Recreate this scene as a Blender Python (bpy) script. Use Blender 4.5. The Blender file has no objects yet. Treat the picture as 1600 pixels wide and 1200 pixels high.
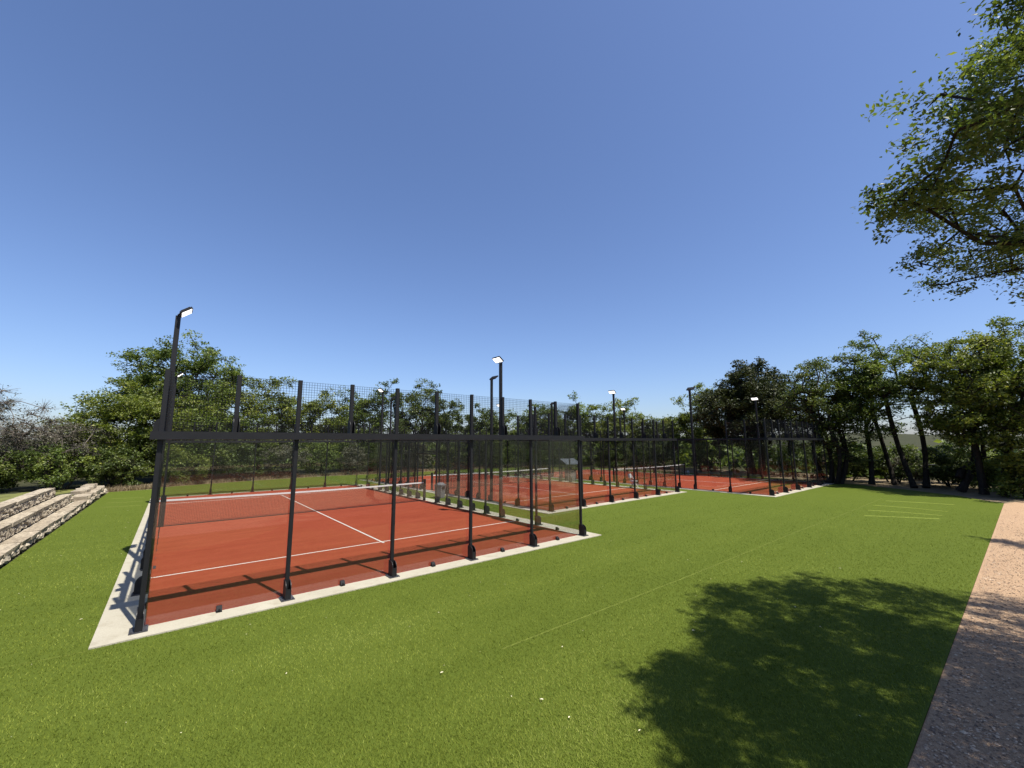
import bpy, math, random
import numpy as np
from mathutils import Matrix, Vector

# ------------------------------------------------------------------ camera, sky, sun, exposure
scene = bpy.context.scene
COL = scene.collection
PITCH, ROLL, CAMH = 0.1412, -0.0046, 2.794
cp, sp = math.cos(PITCH), math.sin(PITCH)
fwd = Vector((0, cp, sp)); rt = Vector((1, 0, 0)); up = Vector((0, -sp, cp))
r2 = rt * math.cos(ROLL) + up * math.sin(ROLL)
u2 = up * math.cos(ROLL) - rt * math.sin(ROLL)
cam = bpy.data.objects.new('camera', bpy.data.cameras.new('camera'))
COL.objects.link(cam)
cam.matrix_world = Matrix(((r2.x, u2.x, -fwd.x, 0), (r2.y, u2.y, -fwd.y, 0), (r2.z, u2.z, -fwd.z, CAMH), (0, 0, 0, 1)))
cam.data.lens = 36 * 646.4 / 1600
cam.data.sensor_width = 36
cam.data.clip_start = 0.05
cam.data.clip_end = 8000
scene.camera = cam

SUN_DX, SUN_DY = 0.395, -0.320          # horizontal run towards the sun for each metre of height
SUN_EL = math.atan2(1, math.hypot(SUN_DX, SUN_DY))
SUN_AZ = math.atan2(SUN_DX, SUN_DY)     # measured from +Y towards +X
world = bpy.data.worlds.new('World'); scene.world = world
world.use_nodes = True
wn = world.node_tree.nodes; wl = world.node_tree.links
sky = wn.new('ShaderNodeTexSky'); sky.sky_type = 'NISHITA'
sky.sun_disc = False
sky.sun_elevation = SUN_EL; sky.sun_rotation = SUN_AZ
sky.altitude = 0; sky.air_density = 1.0; sky.dust_density = 1.0; sky.ozone_density = 6.0
bg = wn['Background']; bg.inputs['Strength'].default_value = 0.088
wb = wn.new('ShaderNodeMix'); wb.data_type = 'RGBA'; wb.blend_type = 'MULTIPLY'      # white balance of the whole sky
wb.inputs[0].default_value = 1.0; wb.inputs[7].default_value = (0.98, 0.955, 1.05, 1)
wl.new(sky.outputs[0], wb.inputs[6]); wl.new(wb.outputs[2], bg.inputs[0])
sun = bpy.data.objects.new('sun', bpy.data.lights.new('sun', 'SUN'))
COL.objects.link(sun)
sun.data.energy = 5.0; sun.data.angle = math.radians(0.53); sun.data.color = (1.0, 0.95, 0.87)
sun.rotation_euler = Vector((SUN_DX, SUN_DY, 1)).to_track_quat('Z', 'Y').to_euler()
scene.view_settings.view_transform = 'Standard'
scene.view_settings.look = 'None'
scene.view_settings.exposure = 0.88
scene.view_settings.gamma = 1.0
scene.view_settings.use_curve_mapping = False
scene.cycles.max_bounces = 10
scene.cycles.transparent_max_bounces = 40
scene.cycles.caustics_reflective = False
scene.cycles.caustics_refractive = False

# ------------------------------------------------------------------ materials
def new_mat(name):
    m = bpy.data.materials.new(name); m.use_nodes = True
    nt = m.node_tree
    nt.nodes['Principled BSDF'].inputs['Specular IOR Level'].default_value = 0.12
    return m, nt, nt.nodes['Principled BSDF'], nt.nodes['Material Output']
def N(nt, t, **kw):
    n = nt.nodes.new(t)
    for k, v in kw.items():
        if k.startswith('i_'):
            key = k[2:]
            n.inputs[int(key) if key.isdigit() else key.replace('_', ' ')].default_value = v
        else: setattr(n, k, v)
    return n
def coords(nt, scale=1.0, kind='Object'):
    tc = N(nt, 'ShaderNodeTexCoord'); mp = N(nt, 'ShaderNodeMapping')
    mp.inputs['Scale'].default_value = (scale,) * 3 if not isinstance(scale, tuple) else scale
    nt.links.new(tc.outputs[kind], mp.inputs[0])
    return mp.outputs[0]
def noise(nt, vec, scale, detail=4, rough=0.6):
    n = N(nt, 'ShaderNodeTexNoise', i_Scale=scale, i_Detail=detail, i_Roughness=rough)
    nt.links.new(vec, n.inputs['Vector']); return n.outputs[0]
def ramp(nt, fac, stops):
    r = N(nt, 'ShaderNodeValToRGB'); e = r.color_ramp.elements
    while len(e) < len(stops): e.new(0.5)
    for k, (p, c) in enumerate(stops): e[k].position = p; e[k].color = (*c, 1)
    nt.links.new(fac, r.inputs[0]); return r.outputs[0]
def mixc(nt, fac, a, b, mode='MIX'):
    m = N(nt, 'ShaderNodeMix', data_type='RGBA', blend_type=mode)
    for sock, v in ((m.inputs[0], fac), (m.inputs[6], a), (m.inputs[7], b)):
        if isinstance(v, (int, float)): sock.default_value = v
        elif isinstance(v, tuple): sock.default_value = (*v, 1)
        else: nt.links.new(v, sock)
    return m.outputs[2]
def bump(nt, bsdf, h, strength, dist):
    b = N(nt, 'ShaderNodeBump', i_Strength=strength, i_Distance=dist)
    nt.links.new(h, b.inputs['Height']); nt.links.new(b.outputs[0], bsdf.inputs['Normal'])
def simple(name, col, rough=0.6, metallic=0, nscale=None, var=0.25, bumpd=0.0, spec=0.15):
    m, nt, b, o = new_mat(name)
    b.inputs['Roughness'].default_value = rough; b.inputs['Metallic'].default_value = metallic
    b.inputs['Specular IOR Level'].default_value = spec
    if nscale:
        v = coords(nt); f = noise(nt, v, nscale)
        c = ramp(nt, f, [(0.3, tuple(x * (1 - var) for x in col)), (0.7, tuple(min(1, x * (1 + var)) for x in col))])
        nt.links.new(c, b.inputs['Base Color'])
        if bumpd: bump(nt, b, f, 0.6, bumpd)
    else: b.inputs['Base Color'].default_value = (*col, 1)
    return m
M = {}
M['metal'] = simple('black_powder_coat', (0.00816, 0.00816, 0.0093), 0.5, 0, 6, 0.18, spec=0.3)
M['wire'] = simple('black_wire', (0.0098, 0.0098, 0.0112), 0.5)
M['plate'] = simple('galvanised_dark_plate', (0.05, 0.05, 0.055), 0.45, 0.3, 30, 0.3)
M['line'] = simple('white_court_line', (0.434, 0.409, 0.36), 0.8, 0, 25, 0.12)
M['band'] = simple('white_net_band', (0.515, 0.508, 0.488), 0.7, 0, 9, 0.06)
M['cord'] = simple('black_net_cord', (0.02, 0.018, 0.018), 0.8)
M['white_plastic'] = simple('white_plastic', (0.495, 0.488, 0.475), 0.4)
M['grey_plastic'] = simple('grey_bin_plastic', (0.128, 0.136, 0.144), 0.5, 0, 8, 0.15)
M['dark_plastic'] = simple('dark_plastic', (0.008, 0.008, 0.009), 0.7, spec=0.2)
M['canvas'] = simple('grey_canvas', (0.105, 0.113, 0.13), 0.8, 0, 5, 0.15)
M['galv'] = simple('galvanised_steel', (0.0931, 0.0955, 0.098), 0.45, 0.6, 20, 0.15)
M['petal'] = simple('bleached_leaf', (0.528, 0.48, 0.336), 0.7, 0, 6, 0.2)
def mat_lens():
    m, nt, b, o = new_mat('led_lens')
    b.inputs['Base Color'].default_value = (0.9, 0.9, 0.88, 1); b.inputs['Roughness'].default_value = 0.25
    b.inputs['Emission Color'].default_value = (1, 0.98, 0.94, 1); b.inputs['Emission Strength'].default_value = 1.2
    return m
M['lens'] = mat_lens()
def mat_glass():
    m, nt, b, o = new_mat('tempered_glass'); nt.nodes.remove(b)
    tr = N(nt, 'ShaderNodeBsdfTransparent'); tr.inputs[0].default_value = (0.915, 0.925, 0.925, 1)
    gl = N(nt, 'ShaderNodeBsdfGlossy'); gl.inputs['Roughness'].default_value = 0.0; gl.inputs[0].default_value = (0.95, 0.97, 0.96, 1)
    geo = N(nt, 'ShaderNodeNewGeometry')
    ior = N(nt, 'ShaderNodeMath', operation='MULTIPLY_ADD'); ior.inputs[1].default_value = 1 / 1.5 - 1.5; ior.inputs[2].default_value = 1.5
    nt.links.new(geo.outputs['Backfacing'], ior.inputs[0])
    fr = N(nt, 'ShaderNodeFresnel'); nt.links.new(ior.outputs[0], fr.inputs['IOR'])
    mx = N(nt, 'ShaderNodeMixShader')
    nt.links.new(fr.outputs[0], mx.inputs[0]); nt.links.new(tr.outputs[0], mx.inputs[1]); nt.links.new(gl.outputs[0], mx.inputs[2])
    nt.links.new(mx.outputs[0], o.inputs[0]); return m
M['glass'] = mat_glass()
def mat_court():
    m, nt, b, o = new_mat('red_sand_turf'); v = coords(nt)
    big = noise(nt, v, 0.35, 5, 0.65); mid = noise(nt, v, 3.0, 4, 0.6); fine = noise(nt, v, 90, 2, 0.7)
    c = ramp(nt, big, [(0.3, (0.181, 0.0295, 0.0115)), (0.7, (0.212, 0.0405, 0.0173))])
    c2 = mixc(nt, 0.35, c, ramp(nt, mid, [(0.3, (0.163, 0.0254, 0.0104)), (0.75, (0.235, 0.0507, 0.0235))]))
    drift = noise(nt, coords(nt, (0.5, 2.6, 1)), 0.9, 5, 0.7)
    c2 = mixc(nt, 0.30, c2, ramp(nt, drift, [(0.36, (0.150, 0.026, 0.011)), (0.66, (0.300, 0.075, 0.036))]))
    c3 = mixc(nt, 0.30, c2, ramp(nt, fine, [(0.3, (0.108, 0.0162, 0.00732)), (0.7, (0.281, 0.0646, 0.0314))]))
    nt.links.new(c3, b.inputs['Base Color']); b.inputs['Roughness'].default_value = 0.95
    b.inputs['Specular IOR Level'].default_value = 0.1
    bump(nt, b, fine, 0.5, 0.004); return m
M['court'] = mat_court()
def mat_concrete():
    m, nt, b, o = new_mat('pale_concrete'); v = coords(nt)
    a = noise(nt, v, 0.9, 6, 0.7); f = noise(nt, v, 45, 3, 0.6)
    c = ramp(nt, a, [(0.3, (0.294, 0.27, 0.213)), (0.7, (0.374, 0.347, 0.278))])
    c = mixc(nt, 0.25, c, ramp(nt, f, [(0.35, (0.238, 0.22, 0.179)), (0.65, (0.425, 0.396, 0.327))]))
    st = noise(nt, v, 2.6, 6, 0.75)
    c = mixc(nt, 1.0, c, ramp(nt, st, [(0.30, (0.752, 0.733, 0.675)), (0.50, (0.94, 0.94, 0.912))]), 'MULTIPLY')
    nt.links.new(c, b.inputs['Base Color']); b.inputs['Roughness'].default_value = 0.85
    bump(nt, b, f, 0.3, 0.003); return m
M['concrete'] = mat_concrete()
def mat_lawn():
    m, nt, b, o = new_mat('artificial_turf'); v = coords(nt)
    big = noise(nt, v, 0.22, 5, 0.6); mid = noise(nt, coords(nt, (0.6, 3.0, 1)), 1.2, 4, 0.6); fine = noise(nt, v, 55, 3, 0.75); fib = noise(nt, v, 160, 2, 0.7)
    c = ramp(nt, big, [(0.3, (0.0714, 0.0952, 0.0102)), (0.7, (0.0868, 0.112, 0.014))])
    c = mixc(nt, 0.35, c, ramp(nt, mid, [(0.3, (0.0621, 0.0829, 0.00838)), (0.72, (0.101, 0.127, 0.0186))]))
    c = mixc(nt, 0.42, c, ramp(nt, fine, [(0.32, (0.0206, 0.0357, 0.00279)), (0.68, (0.109, 0.147, 0.0256))]))
    c = mixc(nt, 0.25, c, ramp(nt, fib, [(0.35, (0.0156, 0.028, 0.00232)), (0.68, (0.129, 0.163, 0.0325))]))
    nt.links.new(c, b.inputs['Base Color']); b.inputs['Roughness'].default_value = 0.75
    b.inputs['Specular IOR Level'].default_value = 0.04
    bump(nt, b, fine, 0.8, 0.02); return m
M['lawn'] = mat_lawn()
def mat_attr(name, stops, rough=0.6, transl=0.3, spec=0.3, tcol=None):
    m, nt, b, o = new_mat(name)
    at = N(nt, 'ShaderNodeAttribute', attribute_name='tint')
    c = ramp(nt, at.outputs['Fac'], stops)
    nt.links.new(c, b.inputs['Base Color']); b.inputs['Roughness'].default_value = rough
    b.inputs['Specular IOR Level'].default_value = spec
    if transl:
        t = N(nt, 'ShaderNodeBsdfTranslucent')
        nt.links.new(mixc(nt, 1.0, c, tcol or (1.2, 1.25, 0.7), 'MULTIPLY'), t.inputs[0])
        mx = N(nt, 'ShaderNodeMixShader', i_0=transl)
        nt.links.new(b.outputs[0], mx.inputs[1]); nt.links.new(t.outputs[0], mx.inputs[2]); nt.links.new(mx.outputs[0], o.inputs[0])
    return m
M['blade'] = mat_attr('turf_fibre', [(0, (0.0483, 0.0716, 0.00606)), (0.55, (0.129, 0.16, 0.0194)), (0.88, (0.186, 0.22, 0.0364)), (1, (0.22, 0.25, 0.055))], 0.7, 0.25, 0.12)
M['ridge'] = simple('turf_ridge_fibre', (0.112, 0.140, 0.018), 0.7, 0, 30, 0.3)  # worn fibres, lightened to paint in the light that raised creases catch
M['seam'] = simple('turf_seam', (0.088, 0.108, 0.016), 0.75, 0, 20, 0.35)
def leafmat(n, a, b_, c, tr=0.3, spec=0.35): M[n] = mat_attr(n, [(0, a), (0.6, b_), (1, c)], 0.48, tr, spec)
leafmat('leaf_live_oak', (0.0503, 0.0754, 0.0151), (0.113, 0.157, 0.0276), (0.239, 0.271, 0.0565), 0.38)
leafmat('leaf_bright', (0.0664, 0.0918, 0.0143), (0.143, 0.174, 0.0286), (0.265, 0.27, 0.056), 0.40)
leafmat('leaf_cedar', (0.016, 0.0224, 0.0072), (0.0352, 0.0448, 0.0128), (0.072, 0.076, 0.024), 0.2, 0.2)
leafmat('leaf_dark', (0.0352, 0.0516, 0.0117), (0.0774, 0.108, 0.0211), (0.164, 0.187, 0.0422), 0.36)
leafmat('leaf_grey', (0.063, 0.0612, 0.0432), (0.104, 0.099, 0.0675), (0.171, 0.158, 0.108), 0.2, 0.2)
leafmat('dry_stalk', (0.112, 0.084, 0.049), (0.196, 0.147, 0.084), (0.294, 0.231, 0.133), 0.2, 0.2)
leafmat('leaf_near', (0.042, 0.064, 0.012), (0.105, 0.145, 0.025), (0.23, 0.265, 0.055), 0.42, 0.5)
def mat_bark(name, a, b_):
    m, nt, b, o = new_mat(name); v = coords(nt, (1, 1, 0.25)); f = noise(nt, v, 14, 5, 0.7)
    nt.links.new(ramp(nt, f, [(0.35, a), (0.65, b_)]), b.inputs['Base Color']); b.inputs['Roughness'].default_value = 0.9
    bump(nt, b, f, 0.9, 0.03); return m
M['bark'] = mat_bark('oak_bark', (0.0108, 0.009, 0.0072), (0.0306, 0.0259, 0.0209))
M['bark_grey'] = mat_bark('grey_twig_bark', (0.08, 0.068, 0.056), (0.168, 0.144, 0.12))
def mat_stone(name, cols):
    m, nt, b, o = new_mat(name)
    oi = N(nt, 'ShaderNodeObjectInfo'); v = coords(nt)
    vv = N(nt, 'ShaderNodeVectorMath', operation='ADD'); nt.links.new(v, vv.inputs[0]); nt.links.new(oi.outputs['Location'], vv.inputs[1])
    f = noise(nt, vv.outputs[0], 5, 6, 0.7); g = noise(nt, vv.outputs[0], 28, 3, 0.65)
    c = ramp(nt, f, [(0.34, cols[0]), (0.5, cols[1]), (0.68, cols[2])])
    c = mixc(nt, 0.35, c, ramp(nt, g, [(0.35, tuple(x * 0.45 for x in cols[1])), (0.6, cols[2])]))
    c = mixc(nt, oi.outputs['Random'], c, mixc(nt, 1.0, c, (0.74, 0.72, 0.70), 'MULTIPLY'))
    nt.links.new(c, b.inputs['Base Color']); b.inputs['Roughness'].default_value = 0.9
    bump(nt, b, f, 0.8, 0.03); return m
M['cap'] = mat_stone('weathered_limestone', ((0.12, 0.104, 0.084), (0.305, 0.259, 0.191), (0.479, 0.415, 0.305)))
M['rubble'] = mat_stone('pale_limestone_rubble', ((0.235, 0.195, 0.141), (0.391, 0.336, 0.25), (0.5, 0.445, 0.344)))
M['tread'] = simple('stone_dust_tread', (0.3, 0.262, 0.203), 0.9, 0, 3.5, 0.35, 0.01)
def mat_gravel():
    m, nt, b, o = new_mat('granite_gravel'); v = coords(nt)
    big = noise(nt, v, 0.5, 5, 0.65); f = noise(nt, v, 26, 4, 0.75); g = noise(nt, v, 110, 2, 0.7)
    c = ramp(nt, big, [(0.3, (0.298, 0.186, 0.107)), (0.7, (0.392, 0.258, 0.152))])
    c = mixc(nt, 0.45, c, ramp(nt, f, [(0.36, (0.157, 0.0933, 0.0546)), (0.64, (0.502, 0.352, 0.218))]))
    c = mixc(nt, 0.3, c, ramp(nt, g, [(0.36, (0.125, 0.079, 0.0485)), (0.64, (0.533, 0.395, 0.255))]))
    nt.links.new(c, b.inputs['Base Color']); b.inputs['Roughness'].default_value = 0.95
    bump(nt, b, f, 1.0, 0.03); return m
M['gravel'] = mat_gravel()
M['pebble'] = mat_attr('pebbles', [(0, (0.11, 0.0776, 0.0571)), (0.5, (0.288, 0.194, 0.121)), (1, (0.509, 0.388, 0.269))], 0.85, 0)
def mat_ground():
    m, nt, b, o = new_mat('dry_scrub_ground'); v = coords(nt)
    big = noise(nt, v, 0.05, 6, 0.7); mid = noise(nt, v, 0.9, 5, 0.7)
    c = ramp(nt, big, [(0.38, (0.0211, 0.0285, 0.0105)), (0.62, (0.0446, 0.0434, 0.0211))])
    c = mixc(nt, 0.5, c, ramp(nt, mid, [(0.35, (0.0136, 0.0174, 0.00682)), (0.66, (0.0651, 0.062, 0.0335))]))
    nt.links.new(c, b.inputs['Base Color']); b.inputs['Roughness'].default_value = 1.0
    bump(nt, b, mid, 0.8, 0.1); return m
M['ground'] = mat_ground()
M['bank'] = simple('dry_bank_grass', (0.112, 0.116, 0.0338), 0.95, 0, 3, 0.4, 0.03)
M['soil'] = simple('tan_soil_edge', (0.162, 0.127, 0.077), 0.95, 0, 2.5, 0.3, 0.02)

# ------------------------------------------------------------------ mesh helpers
def np_mesh(name, V, F, tint=None, smooth=False):
    """V (n,3); F a list of arrays of shape (k,3) or (k,4)"""
    me = bpy.data.meshes.new(name)
    V = np.ascontiguousarray(V, dtype=np.float32)
    if not isinstance(F, (list, tuple)): F = [F]
    F = [np.asarray(f, dtype=np.int32) for f in F if len(f)]
    tot = np.concatenate([np.full(len(f), f.shape[1], np.int32) for f in F])
    idx = np.concatenate([f.ravel() for f in F])
    start = np.concatenate([[0], np.cumsum(tot)[:-1]]).astype(np.int32)
    me.vertices.add(len(V)); me.vertices.foreach_set('co', V.ravel())
    me.loops.add(len(idx)); me.loops.foreach_set('vertex_index', idx)
    me.polygons.add(len(tot)); me.polygons.foreach_set('loop_start', start); me.polygons.foreach_set('loop_total', tot)
    me.polygons.foreach_set('use_smooth', np.full(len(tot), bool(smooth)))
    if tint is not None:
        a = me.attributes.new('tint', 'FLOAT', 'POINT'); a.data.foreach_set('value', np.asarray(tint, np.float32))
    me.update(calc_edges=True); me.validate(); return me
BOXF = np.array([(0, 3, 2, 1), (4, 5, 6, 7), (0, 1, 5, 4), (1, 2, 6, 5), (2, 3, 7, 6), (3, 0, 4, 7)])
class MB:
    def __init__(s): s.V = []; s.F = {3: [], 4: []}; s.n = 0
    def add(s, V, F):
        V = np.asarray(V, float); F = np.asarray(F)
        s.V.append(V); s.F[F.shape[1]].append(F + s.n); s.n += len(V); return s
    def box(s, x0, y0, z0, x1, y1, z1, Mx=None):
        V = np.array([(x0, y0, z0), (x1, y0, z0), (x1, y1, z0), (x0, y1, z0), (x0, y0, z1), (x1, y0, z1), (x1, y1, z1), (x0, y1, z1)], float)
        if Mx is not None: V = np.array([tuple(Mx @ Vector(v)) for v in V])
        return s.add(V, BOXF)
    def bar(s, p, q, w):
        p = Vector(p); q = Vector(q); d = (q - p).normalized()
        a = d.orthogonal().normalized() * w / 2; b = d.cross(a).normalized() * w / 2
        V = [p - a - b, p + a - b, p + a + b, p - a + b, q - a - b, q + a - b, q + a + b, q - a + b]
        return s.add([tuple(v) for v in V], BOXF)
    def prism(s, poly, x0, x1):
        """(y,z) outline pushed along x"""
        n = len(poly); V = [(x0, y, z) for y, z in poly] + [(x1, y, z) for y, z in poly]
        s.add(V, [(i, (i + 1) % n, n + (i + 1) % n, n + i) for i in range(n)])
        tri = [(0, i + 1, i) for i in range(1, n - 1)] + [(n, n + i, n + i + 1) for i in range(1, n - 1)]
        s.V.append(np.zeros((0, 3))); s.F[3].append(np.array(tri) + s.n - 2 * n); return s
    def mesh(s, name, smooth=False):
        return np_mesh(name, np.concatenate(s.V), [np.concatenate(f) for f in (s.F[3], s.F[4]) if f], smooth=smooth)
def obj(name, me, mat, parent=None, loc=None, rz=None, kind=None):
    o = bpy.data.objects.new(name, me); COL.objects.link(o)
    if mat is not None and me is not None and not me.materials: me.materials.append(M[mat])
    if parent is not None: o.parent = parent
    if loc is not None: o.location = loc
    if rz is not None: o.rotation_euler = (0, 0, rz)
    if kind: o['kind'] = kind
    return o
def tag(o, label, cat, group=None):
    o['label'] = label; o['category'] = cat
    if group: o['group'] = group
    return o
def empty(name, loc=(0, 0, 0), rz=0):
    o = bpy.data.objects.new(name, None); COL.objects.link(o); o.location = loc; o.rotation_euler = (0, 0, rz); o.empty_display_size = 0.2
    return o
def struct(name, me, mat, parent=None, **k):
    o = obj(name, me, mat, parent, **k)
    if parent is None: o['kind'] = 'structure'
    return o
AX, AY, AA = -5.689, 6.744, 0.6818       # front-left corner and heading of the nearest court
ca, sa = math.cos(AA), math.sin(AA)
def LW(x, y, z=0.0): return (AX + x * ca - y * sa, AY + x * sa + y * ca, z)
def sheet(poly, z):
    import mathutils.geometry as g
    tri = g.tessellate_polygon([[Vector((x, y, 0)) for x, y in poly]])
    return np_mesh('sheet', [(x, y, z) for x, y in poly], np.array(tri))

# ------------------------------------------------------------------ the ground
def make_terrain():
    rings = [0, 30, 60, 75, 90, 120, 160, 220, 300, 400, 550, 750, 1000, 1400, 2000, 3000, 4500]
    na = 160; rng = np.random.default_rng(5); V = [(0, 0, -0.06)]; ph = rng.uniform(0, 6.28, 8)
    for r in rings[1:]:
        for k in range(na):
            t = 2 * math.pi * k / na
            h = -0.06
            if r > 60:
                f = min(1, (r - 60) / 160); dip = -9.0 * f
                far = max(0, min(1, (r - 300) / 700))
                und = sum(math.sin(t * (3 + 2 * j) + ph[j] + r * 0.004 * (j - 2)) / (1.5 + j * 0.6) for j in range(6))
                h = -0.06 + dip + far * (20 + 9 * und) * (1 if r < 2500 else 0.8) + f * 1.5 * math.sin(t * 37 + r * 0.05)
            V.append((r * math.sin(t), r * math.cos(t), h))
    T = [(0, 1 + (k + 1) % na, 1 + k) for k in range(na)]; Q = []
    for i in range(len(rings) - 2):
        a = 1 + i * na; b = a + na
        for k in range(na): Q.append((a + k, a + (k + 1) % na, b + (k + 1) % na, b + k))
    return np_mesh('ground', V, [np.array(T), np.array(Q)], smooth=True)
struct('ground', make_terrain(), 'ground')
soil = [(-3.2, 25.2), (-4, 30), (2, 32.5), (8, 33.5), (20, 33.5), (36, 33.5), (44, 20), (44, -3), (40, -10), (34, -9.5), (28, -7.9), (28, -1), (34, 25), (16, 28.5), (5, 27.5), (-1, 25.4)]
so = struct('soil_border', sheet(soil, -0.03), 'soil'); so.location = (AX, AY, 0); so.rotation_euler[2] = AA
lawn_poly = [(-2.70, -7.85), (29.5, -7.85), (30.2, -7.2), (31.6, -6.35), (33.2, -4.4), (34.9, -1.6), (36.2, 1.0), (37, 6), (37, 27), (30, 29), (15.7, 29.4), (10.75, 29.87), (4.5, 28.96), (0.4, 27.67), (-0.8, 26.2), (-2.56, 25.9)]
la = struct('lawn', sheet(lawn_poly, 0.0), 'lawn'); la.location = (AX, AY, 0); la.rotation_euler[2] = AA
path_poly = [(-25, -7.85), (29.5, -7.85), (32, -8.6), (33, -11), (33, -18), (-25, -18)]
pa = struct('gravel_path', sheet(path_poly, -0.012), 'gravel'); pa.location = (AX, AY, 0); pa.rotation_euler[2] = AA
def make_bank():
    V = []; Q = []; nx, ny = 24, 40; rng = random.Random(3)
    for j in range(ny + 1):
        y = -12 + 42 * j / ny
        for i in range(nx + 1):
            x = -3.98 - 22 * (i / nx) ** 1.3
            s = max(0, min(1, (25 - y) / 9)); s = s * s * (3 - 2 * s)
            e = max(0, min(1, (-3.9 - x) / 9))
            V.append((x, y, 0.93 * s * (1 - 0.55 * e * e) - 0.05 + rng.uniform(-0.02, 0.02)))
    for j in range(ny):
        for i in range(nx):
            a = j * (nx + 1) + i; Q.append((a + 1, a, a + nx + 1, a + nx + 2))
    return np_mesh('bank', V, np.array(Q), smooth=True)
ba = struct('grass_bank', make_bank(), 'bank'); ba.location = (AX, AY, 0); ba.rotation_euler[2] = AA

# turf creases (real ridges of pushed-up turf) and a roll seam
def ridge(pts, w, h):
    mb = MB()
    for (x0, y0), (x1, y1) in zip(pts[:-1], pts[1:]):
        d = Vector((x1 - x0, y1 - y0)).normalized(); n = Vector((-d.y, d.x)) * w / 2
        mb.add([(x0 - n.x, y0 - n.y, 0.002), (x0, y0, h), (x0 + n.x, y0 + n.y, 0.002), (x1 - n.x, y1 - n.y, 0.002), (x1, y1, h), (x1 + n.x, y1 + n.y, 0.002)], [(0, 3, 4, 1), (1, 4, 5, 2)])
    return mb.mesh('ridge')
for pts in ([(26.5, -4.3), (26.9, -5.5), (27.1, -6.5)], [(24.3, -4.25), (24.5, -5.4), (24.3, -6.55)], [(22.4, -4.4), (22.8, -5.5), (22.9, -6.5)], [(20.7, -4.6), (21.3, -5.6), (21.9, -6.5)]):
    obj('turf_ridge', ridge(pts, 0.10, 0.022), 'ridge', la)
for y0 in (17.4, 19.2, 21.2):
    obj('turf_ridge', ridge([(-2.1, y0 + 0.35), (-1.5, y0 + 0.1), (-0.75, y0)], 0.16, 0.016), 'seam', la)
obj('turf_seam', ridge([(3.9, -3.98), (9, -4.02), (15, -3.97), (21, -4.03), (27.5, -4.0)], 0.022, 0.010), 'seam', la)
obj('turf_seam', ridge([(-2.6, -0.2), (-1.4, -0.3), (-0.5, -0.42)], 0.02, 0.006), 'seam', la)

# ------------------------------------------------------------------ padel courts
def wires_x(mb, x0, x1, z0, z1, step=0.05, w=0.0046):
    """mesh panel in the local x-z plane"""
    n = round((x1 - x0) / step)
    for k in range(n):
        x = x0 + (k + 0.5) * step
        mb.box(x - w / 2, -w / 2, z0, x + w / 2, w / 2, z1)
    m = round((z1 - z0) / step)
    for k in range(m + 1):
        z = z0 + k * (z1 - z0) / m
        mb.box(x0, w / 2, z - w / 2, x1, w * 1.5, z + w / 2)
    return mb
mesh_cache = {}
def mesh_panel(w, z0, z1):
    k = (round(w, 3), round(z0, 3), round(z1, 3))
    if k not in mesh_cache: mesh_cache[k] = wires_x(MB(), 0, w, z0, z1).mesh('wire_mesh')
    return mesh_cache[k]
def bevel_box(x0, y0, z0, x1, y1, z1, c=0.006):
    P = [(x0 + c, y0), (x1 - c, y0), (x1, y0 + c), (x1, y1 - c), (x1 - c, y1), (x0 + c, y1), (x0, y1 - c), (x0, y0 + c)]
    V = [(x, y, z0) for x, y in P] + [(x, y, z1) for x, y in P]; n = 8
    mb = MB(); mb.add(V, [(i, (i + 1) % n, n + (i + 1) % n, n + i) for i in range(n)])
    tri = [(0, i + 1, i) for i in range(1, n - 1)] + [(n, n + i, n + i + 1) for i in range(1, n - 1)]
    mb.F[3].append(np.array(tri)); return mb
POST = bevel_box(-0.033, -0.035, 0.032, 0.033, 0.035, 2.872).mesh('post')
POST3 = bevel_box(-0.031, -0.033, 0.032, 0.031, 0.033, 2.94).mesh('post')
STUB = bevel_box(-0.036, -0.036, 0, 0.036, 0.036, 1.02).mesh('stub')
arc = [(-0.045 - 0.125 * math.sin(t), 0.175 + 0.125 * math.cos(t)) for t in np.linspace(math.pi / 2, 0, 7)]
outline = [(-0.17, 0.0)] + arc + [(0.05, 0.30), (0.05, 0.0)]
FOOT = MB().prism(outline, -0.046, -0.035).prism(outline, 0.035, 0.046).box(-0.035, -0.165, 0.0, 0.035, -0.155, 0.17).mesh('foot')
SFOOT = MB().prism([(y * 0.8, z * 0.85) for y, z in outline], -0.048, -0.038).prism([(y * 0.8, z * 0.85) for y, z in outline], 0.038, 0.048).mesh('foot')
PLATE = MB().box(-0.11, -0.2, 0, 0.11, 0.075, 0.012).box(-0.09, -0.185, 0.012, -0.07, -0.165, 0.03).box(0.07, -0.185, 0.012, 0.09, -0.165, 0.03).box(-0.09, 0.03, 0.012, -0.075, 0.045, 0.03).box(0.075, 0.03, 0.012, 0.09, 0.045, 0.03).mesh('plate')
CLIP = MB().prism([(-0.09, 0), (-0.09, 0.03), (-0.06, 0.065), (-0.025, 0.09), (0.0, 0.09), (0.0, 0)], -0.04, 0.04).box(-0.014, -0.1, 0.03, 0.014, -0.075, 0.055).mesh('clip')
PANE = MB().box(-0.994, -0.006, 0.03, 0.994, 0.006, 2.86).mesh('pane')
ZA, ZC, ZL = 0.020, 0.026, 0.030          # apron top, court turf, painted lines
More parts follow.
